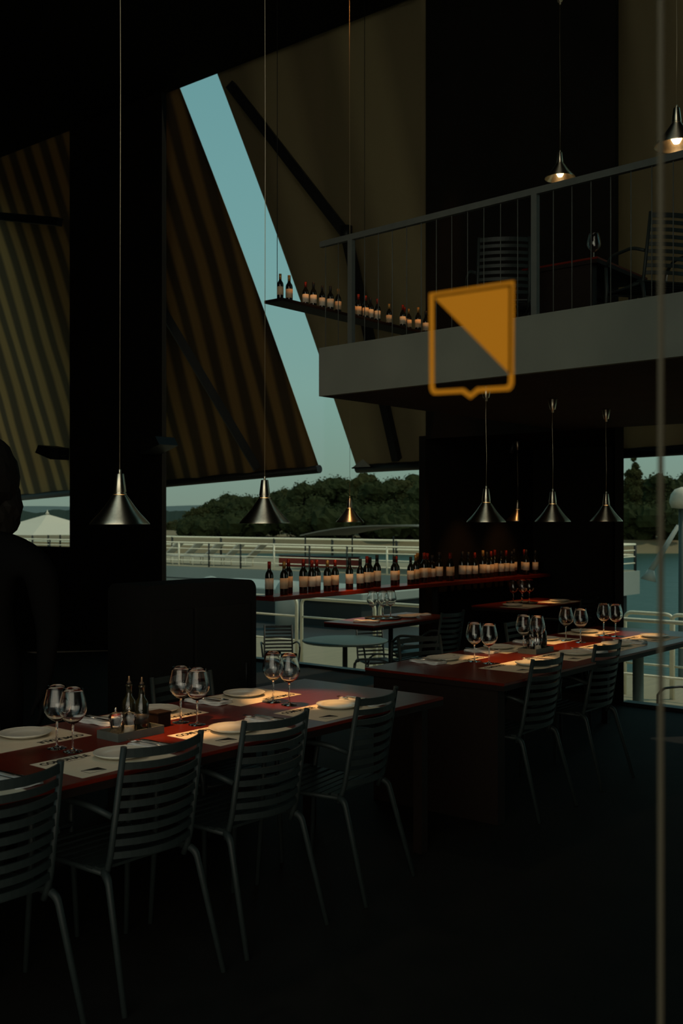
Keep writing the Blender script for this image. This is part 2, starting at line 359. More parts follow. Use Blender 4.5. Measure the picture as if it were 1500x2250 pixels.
table('dining_table', 'small wooden table before the middle window, holding three glasses', 6.6, 7.75, 5.10, 5.62, z=.75, group='small back tables', small=True)
table('mezzanine_table', 'red-edged wooden table up on the mezzanine', 6.75, 7.6, 3.25, 3.85, z=.75, base=2.68)

# ------------------------------------------------------------------ place settings
def text_mesh(body, size, off=0):
    c = bpy.data.curves.new('txt', 'FONT'); c.body = body; c.size = size; c.offset = off; c.extrude = .0001
    o = bpy.data.objects.new('txt', c); COL.objects.link(o); bpy.context.view_layer.update()
    me = bpy.data.meshes.new_from_object(o.evaluated_get(bpy.context.evaluated_depsgraph_get())); bpy.data.objects.remove(o)
    me.materials.clear(); me.materials.append(M['ink']); return me
TXT = text_mesh('COMUNALE', .046, .0020); SUB = text_mesh('CAFFE & CUCINA', .010)
def mesh_part(name, me, parent, loc, sc=(1, 1, 1)):
    o = bpy.data.objects.new(name, me); COL.objects.link(o); o.parent = parent; o.location = loc; o.scale = sc; return o
def make_mat():
    t = thing('placemat', '', 'placemat')
    MB().box(0, .42, 0, .30, 0, .0008).build('paper_sheet', 'paper', t)
    mesh_part('printed_word', TXT, t, (.018, .247, .0011), (.80, 1, 1))
    mesh_part('printed_line', SUB, t, (.105, .230, .0011))
    mb = MB()                                       # emblem: flat shield, half filled
    x0, x1, y0, y1 = .055, .125, .035, .085
    for a, b in (((x0, y0), (x1, y0)), ((x1, y0), (x1, y1)), ((x1, y1), (x0, y1)), ((x0, y1), (x0, y0))):
        mb.obox((*a, .001), (*b, .001), .002, .0004)
    mb.prism([(x0, y1), (x1, y0), (x1, y1)], .0009, .0013); mb.build('printed_emblem', 'ink', t)
    return t
def make_plate():
    t = thing('plate', '', 'plate')
    MB().lathe([(.0, .003), (.055, .003), (.060, 0), (.066, 0), (.098, .013), (.101, .0165), (.099, .0175), (.068, .008), (.062, .0065), (.0, .0065)], 40, close=False).build('dish', 'ceramic', t)
    MB().lathe([(.0985, .0168), (.1015, .0170), (.1015, .0182), (.0985, .0185)], 40, close=True).build('rim', 'ceramic', t)
    return t
def make_napkin():
    mb = MB(); n = 10
    for L in range(3):
        w = .052-.003*L; vs = []
        for i in range(n+1):
            for k in range(5):
                u = -1+k/2; zz = .004+L*.0045+.002*math.sin(i*1.3+L)+.0015*math.cos(k*2+L)
                vs.append((u*w+.002*math.sin(i+L), -.105+.21*i/n, zz))
        m0 = len(vs); vs += [(v[0], v[1], v[2]-.004) for v in vs]
        q = [(i*5+k, i*5+k+1, (i+1)*5+k+1, (i+1)*5+k) for i in range(n) for k in range(4)]
        fs = q+[tuple(m0+j for j in reversed(f)) for f in q]
        rim = [k for k in range(5)]+[i*5+4 for i in range(1, n+1)]+[n*5+k for k in (3, 2, 1, 0)]+[i*5 for i in range(n-1, 0, -1)]
        fs += [(rim[i], m0+rim[i], m0+rim[(i+1) % len(rim)], rim[(i+1) % len(rim)]) for i in range(len(rim))]
        mb.add(vs, fs, True)
    o = mb.build('napkin', 'linen'); return tag(o, '', 'napkin')
def make_fork():
    mb = MB(); mb.tube([(0, -.10, .003), (0, -.02, .004), (0, .045, .006), (0, .055, .005)], [.0045, .003, .0025, .005], 8, .45)
    mb.add([(-.011, .055, .004), (.011, .055, .004), (.011, .072, .003), (-.011, .072, .003), (-.011, .055, .0055), (.011, .055, .0055), (.011, .072, .0045), (-.011, .072, .0045)],
           [(0, 3, 2, 1), (4, 5, 6, 7), (0, 1, 5, 4), (1, 2, 6, 5), (2, 3, 7, 6), (3, 0, 4, 7)])
    for i in range(4):
        x = -.0093+.0062*i; mb.tube([(x, .071, .004), (x, .09, .004), (x, .106, .009)], [.0014, .0013, .0008], 6)
    return tag(mb.build('fork', 'steel'), '', 'fork')
def make_knife():
    t = thing('knife', '', 'knife')
    MB().tube([(0, -.11, .004), (0, -.06, .005), (0, -.005, .004)], [.0055, .0065, .0045], 8, .5).build('handle', 'steel', t)
    vs = [(-.008, 0, .002), (.004, 0, .002), (.009, .06, .002), (.006, .10, .002), (-.006, .112, .002)]
    MB().prism([(v[0], v[1]) for v in vs], .0028, .0046).build('blade', 'steel', t)
    return t
def make_wine_glass():
    t = thing('wine_glass', '', 'wine glass')
    out = [(.0355, .0), (.0360, .0015), (.020, .0035), (.007, .007), (.0042, .014), (.0038, .05), (.0040, .088), (.006, .100)]
    mb = MB(); mb.lathe([(.0, .0)]+out+[(.0, .1035)], 28); mb.build('stem', 'glass', t)
    bo = [(.0045, .1005), (.018, .106), (.034, .119), (.046, .137), (.0505, .152), (.0505, .166), (.046, .190), (.039, .218), (.036, .233)]
    bi = [(r-.0013, z+.0002) for r, z in bo]; bi[0] = (.0, .1045); bi[1] = (.016, .108)
    MB().lathe([(.0, .1008)]+bo+[(.0353, .2337)]+list(reversed(bi)), 36, close=False).build('bowl', 'glass', t)
    return t
pmat, plate, napkin, fork, knife, wine = Proto(make_mat), Proto(make_plate), Proto(make_napkin), Proto(make_fork), Proto(make_knife), Proto(make_wine_glass)
ZT = .7502
def setting(x, y, side, px, py, where, tname, cut=(1, 1), mats='printed paper placemats', nap=True):
    """side 0: read from the near side; side 1: turned to the far side (x, y is its far right corner)"""
    pmat.put((x, y, ZT), PI*side, 'cream printed paper placemat %s' % where, mats)
    plate.put((px, py, ZT+.001), random.uniform(0, 3), 'small white plate on the placemat %s' % where, 'white plates '+tname)
    if nap:
        s = 1 if side == 0 else -1
        nx = x+s*.445; ny = py+random.uniform(-.02, .02)
        napkin.put((nx, ny, ZT+.001), (PI if side else 0)+random.uniform(-.12, .12), 'folded white napkin, %s' % where, 'folded napkins '+tname)
        fork.put((nx-s*.018, ny+s*.015, ZT+.0165), (PI if side else 0)+.12, 'steel fork on napkin, %s' % where, 'forks '+tname)
        knife.put((nx+s*.02, ny, ZT+.0165), (PI if side else 0)+.05, 'steel knife on napkin, %s' % where, 'knives '+tname)
T1 = 'on the near table'; T2 = 'on the second table'
setting(1.50, 2.855, 0, 1.78, 3.01, 'at the front left corner of the near table', T1)
setting(2.126, 2.855, 0, 2.41, 3.01, 'in front of the cruet tray, most readable word', T1)
setting(2.752, 2.855, 0, 2.985, 3.02, 'at the middle front of the near table', T1)
setting(3.365, 2.855, 0, 3.66, 3.03, 'at the far front end of the near table', T1)
setting(2.57, 3.69, 1, 2.39, 3.58, 'behind the two leftmost glasses', T1)
setting(3.20, 3.69, 1, 3.06, 3.58, 'behind the dark oil bottles', T1)
setting(3.815, 3.69, 1, 3.61, 3.58, 'lit by lamplight at the back of the near table', T1)
setting(5.12, 2.90, 0, 5.42, 3.02, 'nearest the end panel of the second table', T2)
setting(5.74, 2.90, 0, 6.02, 3.05, 'second along the front of the second table', T2)
setting(6.36, 2.90, 0, 6.62, 3.05, 'third along the front of the second table', T2)
setting(6.98, 2.90, 0, 7.25, 3.05, 'last at the front of the second table', T2, nap=False)
setting(5.57, 3.70, 1, 5.28, 3.55, 'at the back corner of the second table', T2)
setting(6.20, 3.70, 1, 5.98, 3.58, 'behind the first four glasses of the second table', T2)
setting(6.82, 3.70, 1, 6.60, 3.58, 'behind the cruet tray of the second table', T2)
setting(7.44, 3.70, 1, 7.22, 3.58, 'at the far back end of the second table', T2, nap=False)
plate.put((8.95, 5.2, ZT+.001), 0, 'small white plate left of the four glasses in the niche', 'plates on the back tables')
plate.put((9.72, 5.1, ZT+.001), 0, 'small white plate right of the four glasses in the niche', 'plates on the back tables')
pmat.put((9.5, 4.95, ZT), 0, 'paper placemat on the niche table right of the glasses', 'placemats on the back tables')
pmat.put((8.78, 4.95, ZT), 0, 'paper placemat on the niche table left of the glasses', 'placemats on the back tables')
plate.put((7.35, 5.3, ZT+.001), 0, 'white plate on the small table before the middle window', 'plates on the back tables')
napkin.put((6.83, 5.35, ZT), .5, 'white napkin left of the three glasses on the window table', 'napkins on the back tables')
napkin.put((7.57, 5.35, ZT), 1.2, 'crumpled white napkin right of the three glasses on the window table', 'napkins on the back tables')

def tp(px, py, z=.75):                              # point on a table top plane from its measured bearing and drop
    d = (1.61-z)*2300/(py-1138); v = at((px-750)/2300, d, z); return v.x, v.y
WG = 'wine glasses '
for px, py, lab in ((125, 1645, 'left wine glass of the leftmost pair, near table'), (160, 1652, 'right wine glass of the leftmost pair, near table'),
                    (397, 1588, 'left wine glass of the pair right of the cruet tray, near table'), (433, 1593, 'right wine glass of the pair right of the cruet tray, near table'),
                    (600, 1543, 'left wine glass of the amber-lit pair at the back of the near table'), (635, 1549, 'right wine glass of the amber-lit pair at the back of the near table')):
    x, y = tp(px, py); wine.put((x, y, ZT+.0012), random.random(), lab, WG+T1)
for px, py, lab in ((1042, 1454, 'left glass of the first pair on the second table, nearest its end panel'), (1074, 1458, 'right glass of the first pair on the second table'),
                    (1150, 1431, 'left glass of the pair just left of the second cruet tray'), (1180, 1434, 'right glass of the pair just left of the second cruet tray'),
                    (1243, 1408, 'left glass of the pair just right of the second cruet tray'), (1275, 1412, 'right glass of the pair just right of the second cruet tray'),
                    (1326, 1397, 'left glass of the farthest pair on the second table'), (1352, 1399, 'right glass of the farthest pair on the second table')):
    x, y = tp(px, py); wine.put((x, y, ZT+.0012), random.random(), lab, WG+T2)
MB().box(-.16, .16, -.07, .07, 0, .006, .001)
tray = tag(MB().lathe([(0, 0), (.15, 0), (.16, .012), (.155, .012), (.147, .004), (0, .004)], 32).build('round_tray', 'black_metal', loc=(9.3, 5.3, ZT)), 'small dark round tray under the four glasses in the niche', 'tray')
for i, (dx, dy) in enumerate(((-.085, .05), (-.02, -.02), (.05, .03), (.10, -.03))):
    wine.put((9.3+dx, 5.3+dy, ZT+.0045), i, 'wine glass on the niche table, %s of four in a row' % ('leftmost', 'second', 'third', 'rightmost')[i], 'four glasses in the niche')
tag(MB().lathe([(0, 0), (.15, 0), (.16, .012), (.155, .012), (.147, .004), (0, .004)], 32).build('round_tray', 'black_metal', loc=(7.12, 5.4, ZT)), 'dark round tray under the three glasses by the middle window', 'tray')
for i, (dx, dy) in enumerate(((-.08, .05), (-.0, .0), (.08, -.02))):
    wine.put((7.12+dx, 5.4+dy, ZT+.0045), i, 'wine glass on the small window table, %s of three' % ('leftmost', 'middle', 'rightmost')[i], 'three glasses by the window')
wine.put((7.0, 3.4, 3.431), 0, 'wine glass up on the mezzanine table', None)

# cruet trays
def make_tray():
    t = thing('cruet_tray', '', 'tray')
    MB().box(-.115, .115, -.065, .065, 0, .004).build('base', 'slate', t)
    mb = MB(); mb.box(-.115, .115, -.065, -.060, .004, .032).box(-.115, .115, .060, .065, .004, .032).box(-.115, -.110, -.06, .06, .004, .032).box(.110, .115, -.06, .06, .004, .032)
    mb.build('rim', 'slate', t); return t
def make_mill(fill):
    def f():
        t = thing('pepper_mill' if fill == 'pepper' else 'salt_mill', '', 'mill')
        MB().lathe([(0, 0), (.021, 0), (.0215, .004), (.016, .030), (.017, .042), (.022, .058), (.023, .066), (.018, .076), (.008, .080), (0, .080)], 24).build('body', 'glass', t)
        MB().lathe([(0, .003), (.017, .003), (.0135, .028), (.014, .038 if fill == 'salt' else .022), (0, .038 if fill == 'salt' else .022)], 20).build('grains', fill, t)
        MB().lathe([(0, .0802), (.006, .0802), (.003, .085), (.0045, .089), (.0045, .094), (0, .097)], 16).build('knob', 'steel', t)
        return t
    return f
def make_oil():
    t = thing('oil_bottle', '', 'bottle')
    MB().lathe([(0, 0), (.026, 0), (.028, .003), (.028, .115), (.024, .13), (.0125, .148), (.0115, .185), (.013, .186), (.013, .192), (0, .192)], 24).build('body', 'bottle', t)
    MB().lathe([(0, .1925), (.009, .1925), (.0085, .203), (.004, .208), (.003, .226), (0, .226)], 16).build('pourer', 'black_metal', t)
    MB().lathe([(.0282, .045), (.0286, .045), (.0286, .085), (.0282, .085)], 24, close=True).build('label', 'foil_black', t)
    return t
mtray, salt, pep, oil = Proto(make_tray), Proto(make_mill('salt')), Proto(make_mill('pepper')), Proto(make_oil)
for (x, y, w) in ((2.665, 3.27, 'near'), (5.97, 3.30, 'second')):
    mtray.put((x, y, ZT), 0, 'dark rectangular cruet tray on the %s table' % w, 'cruet trays')
    pep.put((x-.075, y+.0, ZT+.0045), 0, 'clear pepper mill with metal knob in the cruet tray, %s table' % w, 'pepper mills', 1.22)
    salt.put((x-.035, y-.033, ZT+.0045), 0, 'clear salt mill half full of pale salt, %s table' % w, 'salt mills', 1.22)
    oil.put((x+.015, y+.03, ZT+.0045), 0, 'tall black oil bottle, left one in the cruet tray, %s table' % w, 'oil bottles')
    oil.put((x+.030, y-.03, ZT+.0045), 1, 'tall black vinegar bottle, right one in the cruet tray, %s table' % w, 'oil bottles')
    oil.put((x+.086, y+.02, ZT+.0045), 1, 'shorter dark sauce bottle at the end of the cruet tray, %s table' % w, 'sauce bottles', .62)
t = thing('toothpick_box', 'small brown wooden box beside the front cruet tray', 'box', (2.86, 3.33, ZT))
MB().box(-.035, .035, -.035, .035, 0, .055, .002).build('body', 'dark_wood', t); MB().box(-.037, .037, -.037, .037, .0552, .062, .001).build('lid', 'dark_wood', t)

# ------------------------------------------------------------------ pendant lamps
def make_lamp(cord, watts, canopy=True, rimtilt=0):
    t = thing('pendant_lamp', '', 'lamp')
    pro = [(.1165, .0), (.1155, .004), (.100, .022), (.080, .043), (.060, .068), (.042, .094), (.029, .112), (.0255, .116)]
    MB().lathe(pro+[(.0235, .116)]+[(r-.0022, z) for r, z in reversed(pro[:-1])], 48, close=True).build('shade', 'alu', t)
    MB().lathe([(0, .1165), (.0265, .1165), (.0265, .121), (.0235, .1225), (.0235, .126), (.0255, .128), (.0165, .196), (.0145, .198), (0, .198)], 32).build('neck', 'alu', t)
    MB().lathe([(0, .1985), (.005, .1985), (.005, .214), (0, .216)], 12).build('cord_grip', 'alu', t)
    MB().tube([(0, 0, .216), (.004, 0, .216+cord*.3), (-.002, .002, .216+cord*.7), (0, 0, .216+cord)], .0014, 6).build('cord', 'brass', t)
    if canopy: MB().lathe([(0, 0), (.007, 0), (.008, .018), (.018, .020), (.031, .085), (0, .085)], 24, (0, 0, .216+cord-.085)).build('canopy', 'alu', t)
    MB().lathe([(0, .008), (.016, .012), (.028, .034), (.026, .056), (.013, .084), (.012, .114), (0, .114)], 20).build('bulb', 'bulb', t)
    for nm, e, c, ang, aim in (('lamp_light', watts, (1, .50, .17), 40, (.24, .0, -.83)), ('lamp_spill', watts*.04, (1, .80, .58), 110, (0, 0, -1))):
        ld = bpy.data.lights.new(nm, 'SPOT'); ld.energy = e; ld.color = c; ld.spot_size = math.radians(ang); ld.spot_blend = .6; ld.shadow_soft_size = .012
        lo = bpy.data.objects.new(nm, ld); COL.objects.link(lo); lo.parent = t; lo.location = (0, 0, .004); lo.rotation_euler = Vector(aim).to_track_quat('-Z', 'Y').to_euler()
    return t
LZ = 1.585
hi = Proto(lambda: make_lamp(ZC-LZ-.216, 44)); lo_ = Proto(lambda: make_lamp(2.385-LZ-.216, 40))
hi.put((2.61, 3.27, LZ), 0, 'large aluminium pendant lamp on a long cord over the left of the near table', 'pendant lamps over the tables')
hi.put((3.46, 3.30, LZ), 0, 'aluminium pendant lamp on a long cord seen against the trees', 'pendant lamps over the tables')
for x, l in ((5.32, 'first'), (6.17, 'second'), (7.0, 'third')):
    lo_.put((x, 3.27+(x-5.3)*.02, LZ), 0, 'aluminium pendant lamp under the mezzanine, %s of three from the left' % l, 'pendant lamps under the mezzanine')
hi.put((6.78, 5.49, 1.575), 0, 'small distant pendant lamp above the grey boat canopy', 'pendant lamps at the back').scale = (1, 1, 1)
lo_.put((9.25, 5.32, 1.578), 0, 'small pendant lamp in the niche behind the first mezzanine lamp', 'pendant lamps at the back')
up = Proto(lambda: make_lamp(1.2, 1.0))
up.put((7.25, 3.80, 4.21), 0, 'lit pendant lamp high above the mezzanine railing in the dark', 'lamps above the mezzanine')
up.put((5.35, 2.13, 3.56), 0, 'pendant lamp above the mezzanine at the right picture edge', 'lamps above the mezzanine')

# ------------------------------------------------------------------ bottle shelves
def make_bottle(lab, foil):
    def f():
        t = thing('wine_bottle', '', 'bottle')
        MB().lathe([(0, .0), (.035, 0), (.0375, .004), (.0375, .175), (.034, .195), (.019, .22), (.0145, .235), (.0135, .285), (.0155, .286), (.0155, .297), (0, .297)], 20).build('body', 'bottle', t)
        MB().lathe([(.0378, .055), (.0383, .055), (.0383, .150), (.0378, .150)], 20, close=True).build('label', lab, t)
        MB().lathe([(0, .2972), (.0162, .2972), (.0165, .298), (0, .300)], 16).build('cap', foil, t)
        MB().lathe([(.0150, .236), (.0158, .236), (.0160, .2968), (.0158, .2969)], 16, close=True).build('foil', foil, t)
        return t
    return f
B = [Proto(make_bottle('label', 'foil_red')), Proto(make_bottle('label2', 'foil_black')), Proto(make_bottle('label', 'foil_gold')), Proto(make_bottle('label2', 'foil_red'))]
Bn = ['cream label and red foil', 'white label and black foil', 'cream label and gold foil', 'white label and red foil']
ORD = 'first second third fourth fifth sixth seventh eighth ninth tenth eleventh twelfth thirteenth fourteenth fifteenth sixteenth seventeenth eighteenth nineteenth twentieth'.split()
ORD += ['twenty-'+o for o in ORD[:9]]+['thirtieth']+['thirty-'+o for o in ORD[:9]]
t = thing('bottle_shelf', 'long red-lit wooden shelf of wine bottles below eye level', 'shelf', (0, 0, 0))
MB().box(6.0, 10.5, 5.62, 5.86, .955, .99, .002).build('board', 'wood', t)
for x in (8.42,): MB().box(x-.012, x+.012, 5.72, 5.78, 0, .955).build('upright', 'black_metal', t)
x = 6.12; i = 0
while x < 10.35:
    if not (6.9 < x < 7.0 or 7.6 < x < 7.72 or 8.75 < x < 8.85):
        k = random.choice((0, 1, 2, 3, 1)); s = random.uniform(.86, .96)
        if i < 38:
            B[k].put((x, 5.74+random.uniform(-.05, .05), .9905), random.uniform(0, 6), 'bottle with %s, %s from left on long low shelf' % (Bn[k], ORD[i]), 'wine bottles on the long low shelf', s); i += 1
    x += random.uniform(.088, .125)
t = thing('bottle_shelf', 'high narrow shelf of wine bottles hanging above the middle window', 'shelf', (0, 0, 0))
MB().box(6.2, 8.5, 5.72, 5.92, 3.36, 3.385, .002).build('board', 'dark_wood', t)
for x in (6.25, 7.4): MB().tube([(x, 5.82, 3.385), (x, 5.82, ZC)], .003, 6).build('rod', 'black_metal', t)
i = 0
for x in (6.27, 6.42, 6.62, 6.70, 6.82, 6.92, 7.04, 7.26, 7.33, 7.41, 7.50, 7.59, 7.80, 7.95, 8.02, 8.10, 8.20, 8.38):
    k = random.choice((0, 1, 2, 3)); B[k].put((x, 5.82+random.uniform(-.03, .03), 3.3855), random.uniform(0, 6), 'bottle with %s, %s from left on the high shelf' % (Bn[k], ORD[i]), 'wine bottles on the high shelf', random.uniform(.7, .8)); i += 1
def spot(name, lab, loc, tgt, w, size=50, col=(1, .42, .13)):
    t = thing(name, lab, 'spotlight', loc)
    dv = (Vector(tgt)-Vector(loc)).normalized()
    MB().tube([Vector((0, 0, 0)), -dv*.08], [.022, .018], 12).build('can', 'black_metal', t)
    ld = bpy.data.lights.new(name, 'SPOT'); ld.energy = w; ld.color = col; ld.spot_size = math.radians(size); ld.spot_blend = .8; ld.shadow_soft_size = .01
    o = bpy.data.objects.new(name+'_light', ld); COL.objects.link(o); o.parent = t; o.location = dv*.01; o.rotation_euler = dv.to_track_quat('-Z', 'Y').to_euler()
    top = (2.385 if loc[0] > XF else ZC)-loc[2]; MB().tube([-dv*.08, Vector((0, .0, .14)), Vector((0, 0, top))], .005, 6).build('bracket', 'black_metal', t)
for j, x in enumerate((6.5, 7.3, 8.1, 9.0, 9.8)):
    spot('shelf_spotlight', 'small black spotlight over the long low shelf, %s from the left' % ORD[j], (x, 5.25, 2.25 if x > 8.4 else 6.60), (x+.1, 5.74, 1.08), 22 if x > 8.4 else 300, 50 if x > 8.4 else 14)
for j, x in enumerate((6.7, 7.5, 8.2)):
    spot('shelf_spotlight', 'small black spotlight over the high shelf, %s from the left' % ORD[j], (x, 5.30, 6.60), (x+.05, 5.82, 3.47), 190, 18)

# ------------------------------------------------------------------ added dark block, fittings, person
t = thing('reflection_block', 'tall black added cabinet with rounded top behind the near table', 'block', (4.13, 4.58, 0))  # added block for a dark reflection; its doors and handles are invented
mb = MB(); poly = [(-.43, 0), (.43, 0), (.43, 1.16)]+[(.43-.06+.06*math.cos(a*PI/10), 1.18+.06*math.sin(a*PI/10)) for a in range(0, 6)]+[(-.40, 1.24), (-.43, 1.21)]
n = len(poly); mb.add([(x, -.16, z) for x, z in poly]+[(x, .16, z) for x, z in poly], [tuple(range(n)), tuple(reversed(range(n, 2*n)))]+[(i, n+i, n+(i+1) % n, (i+1) % n) for i in range(n)])
mb.build('body', 'block', t)
d = MB().box(-.07, .37, -.172, -.161, .12, 1.10, .002).build('door', 'black_wall', t); MB().tube([(.32, -.185, .60), (.32, -.185, .75)], .005, 8).build('handle', 'black_metal', d)
d = MB().box(-.40, -.09, -.172, -.161, .12, 1.10, .002).build('door', 'block', t); MB().tube([(-.12, -.185, .60), (-.12, -.185, .75)], .005, 8).build('handle', 'black_metal', d)
def flood(lab, loc, sy):
    t = thing('wall_floodlight', lab, 'floodlight', loc)
    mb = MB(); vs = [(-.15, 0, .0), (.15, 0, .0), (.15, sy*.34, .10), (-.15, sy*.34, .10), (-.15, 0, .16), (.15, 0, .16), (.15, sy*.27, .20), (-.15, sy*.27, .20)]
    mb.add(vs, [(0, 3, 2, 1), (4, 5, 6, 7), (0, 1, 5, 4), (1, 2, 6, 5), (2, 3, 7, 6), (3, 0, 4, 7)]); mb.build('housing', 'black_metal', t)
    MB().box(-.02, .02, -.02*sy if sy < 0 else -.12, .12 if sy < 0 else .02, .05, .11).build('bracket', 'black_metal', t)
flood('black floodlight on the right side of the left pier', (XF-.17, 9.86, 2.38), -1)
flood('black floodlight on the left side of the left pier', (XF-.17, 11.68, 2.38), 1)

def skinned(name, nodes, edges, m, parent=None, sub=2):
    me = bpy.data.meshes.new(name); me.from_pydata([n[0] for n in nodes], edges, []); me.materials.append(M[m])
    o = bpy.data.objects.new(name, me); COL.objects.link(o)
    if parent: o.parent = parent
    sk = o.modifiers.new('skin', 'SKIN'); sk.use_smooth_shade = True
    if not me.skin_vertices: me.attributes.new if False else None
    bpy.context.view_layer.objects.active = o
    if not me.skin_vertices:
        o.modifiers.remove(sk)
        with bpy.context.temp_override(object=o, active_object=o): bpy.ops.object.modifier_add(type='SKIN')
        sk = o.modifiers[0]; sk.use_smooth_shade = True
    for i, nd in enumerate(nodes):
        r = nd[1]; me.skin_vertices[0].data[i].radius = (r, r) if not isinstance(r, tuple) else r
        me.skin_vertices[0].data[i].use_root = (i == 0)
    sb = o.modifiers.new('sub', 'SUBSURF'); sb.levels = sub; sb.render_levels = sub
    return o
person = thing('person', 'dark silhouette of a person with loose hair standing at the left picture edge', 'person', (2.50, 4.07, 0), math.radians(-52))
N = [((0, 0, 1.0), (.15, .11)), ((0, 0, 1.15), (.13, .10)), ((0, .01, 1.32), (.16, .11)), ((0, .01, 1.46), (.13, .10)), ((0, .0, 1.55), (.058, .058)), ((0, -.01, 1.62), (.06, .06)), ((0, -.012, 1.70), (.085, .098)), ((0, -.008, 1.78), (.085, .095)), ((0, 0, 1.85), (.05, .06)),
     ((0, -.105, 1.70), .014), ((.083, 0, 1.70), .014), ((-.083, 0, 1.70), .014)]
Ed = [(0, 1), (1, 2), (2, 3), (3, 4), (4, 5), (5, 6), (6, 7), (7, 8), (6, 9), (6, 10), (6, 11)]
for s in (-1, 1):
    b0 = len(N)
    N += [((s*.17, .01, 1.46), .085), ((s*.255, .01, 1.39), .080), ((s*.285, .03, 1.12), .055), ((s*.28, -.03, .88), .030), ((s*.28, -.045, .82), (.032, .022))]
    Ed += [(3, b0), (b0, b0+1), (b0+1, b0+2), (b0+2, b0+3), (b0+3, b0+4)]
    for k in range(4):
        f0 = len(N); yy = -.075+.02*k; L = (.032, .036, .034, .027)[k]
        N += [((s*.282, yy, .785), .009), ((s*.276, yy-.004, .785-L), .0085), ((s*.262, yy-.006, .785-L*1.8), .0075)]; Ed += [(b0+4, f0), (f0, f0+1), (f0+1, f0+2)]
    f0 = len(N); N += [((s*.268, -.085, .83), .010), ((s*.258, -.105, .80), .009), ((s*.254, -.11, .775), .008)]; Ed += [(b0+3, f0), (f0, f0+1), (f0+1, f0+2)]
    g = len(N); N += [((s*.10, 0, .92), .10), ((s*.11, -.01, .50), .06), ((s*.11, .02, .10), .042), ((s*.115, -.09, .04), (.04, .035)), ((s*.12, -.16, .03), (.035, .022))]
    Ed += [(0, g), (g, g+1), (g+1, g+2), (g+2, g+3), (g+3, g+4)]
skinned('body', N, Ed, 'cloth_black', person)
mb = MB(); mb.blob((0, .02, 1.79), .155, (1, 1, 1.15), .035, 16).blob((0, .05, 1.66), .15, (1.05, .7, 1.2), .05, 16); mb.build('hair', 'hair', person)

# ------------------------------------------------------------------ awnings outside
def awning(label, T0, T1, B0, B1, m, arms, rip):
    t = thing('awning', label, 'awning', (0, 0, 0))
    T0, T1, B0, B1 = map(Vector, (T0, T1, B0, B1)); nu, nv = 120, 14
    mb = MB(); vs = []; nrm = (B0-T0).cross(T1-T0).normalized()
    if nrm.x > 0: nrm = -nrm
    for lay in (0, 1):
        for i in range(nu+1):
            for j in range(nv+1):
                u = i/nu; v = j/nv; p = T0.lerp(T1, u).lerp(B0.lerp(B1, u), v)
                p = p+nrm*(rip*math.sin(u*nu*.55)*v+.05*math.sin(v*PI)*-1)-nrm*.004*lay; vs.append(p)
    K = (nu+1)*(nv+1); w = nv+1
    q = [(i*w+j, i*w+j+1, (i+1)*w+j+1, (i+1)*w+j) for i in range(nu) for j in range(nv)]
    fs = q+[tuple(K+a for a in reversed(f)) for f in q]
    rim = [j for j in range(nv+1)]+[i*w+nv for i in range(1, nu+1)]+[nu*w+j for j in range(nv-1, -1, -1)]+[i*w for i in range(nu-1, 0, -1)]
    fs += [(rim[i], rim[(i+1) % len(rim)], K+rim[(i+1) % len(rim)], K+rim[i]) for i in range(len(rim))]
    mb.add(vs, fs, True); mb.build('cloth', m, t)
    b = MB(); b.tube([B0, B1], .055, 14); b.build('front_bar', 'black_metal', t)
    for a in arms:
        mb = MB()
        for p, q_ in zip(a[:-1], a[1:]): mb.obox(p, q_, .09, .11)
        for p in a[1:-1]: mb.lathe([(0, -.09), (.07, -.09), (.07, .09), (0, .09)], 12, p)
        mb.build('folding_arm', 'black_metal', t)
    return t
awning('brown striped awning left of the sky gap, its lower bar crossing the left windows', (XF+.12, 19.5, 7.0), (XF+.12, 9.72, 7.0), (10.4, 19.5, 1.80), (10.4, 8.93, 2.25), 'awning',
       [[(8.95, 11.2, 5.4), (9.1, 10.9, 4.8), (10.3, 9.96, 2.28)], [(8.70, 14.4, 6.22), (8.70, 12.2, 5.70)]], .028)
awning('plain brown awning over the right window', (XF+.12, 4.7, 7.0), (XF+.12, 1.2, 7.0), (10.4, 4.72, 2.29), (10.4, 1.0, 2.35), 'awning_plain', [], .006)
awning('plain brown awning right of the sky gap, beside the wide pier', (XF+.12, 9.06, 7.0), (XF+.12, 5.2, 7.0), (10.4, 8.30, 2.235), (10.4, 6.2, 2.26), 'awning_plain',
       [[(8.68, 8.83, 6.7), (9.1, 7.42, 4.79), (10.3, 7.60, 2.32)]], .006)
t = thing('awning_floodlight', 'pale triangular lamp on the corner of the right awning bar', 'floodlight', (10.33, 8.18, 2.28))
MB().add([(0, .14, -.03), (0, -.14, -.03), (.10, -.14, -.03), (.10, .14, -.03), (.03, 0, .07), (.08, 0, .07)], [(0, 1, 2, 3), (0, 4, 1), (2, 5, 3), (1, 4, 5, 2), (0, 3, 5, 4)]).build('housing', 'lounger', t)
MB().box(-.005, .105, -.15, .15, -.045, -.031).build('glass_rim', 'black_metal', t)

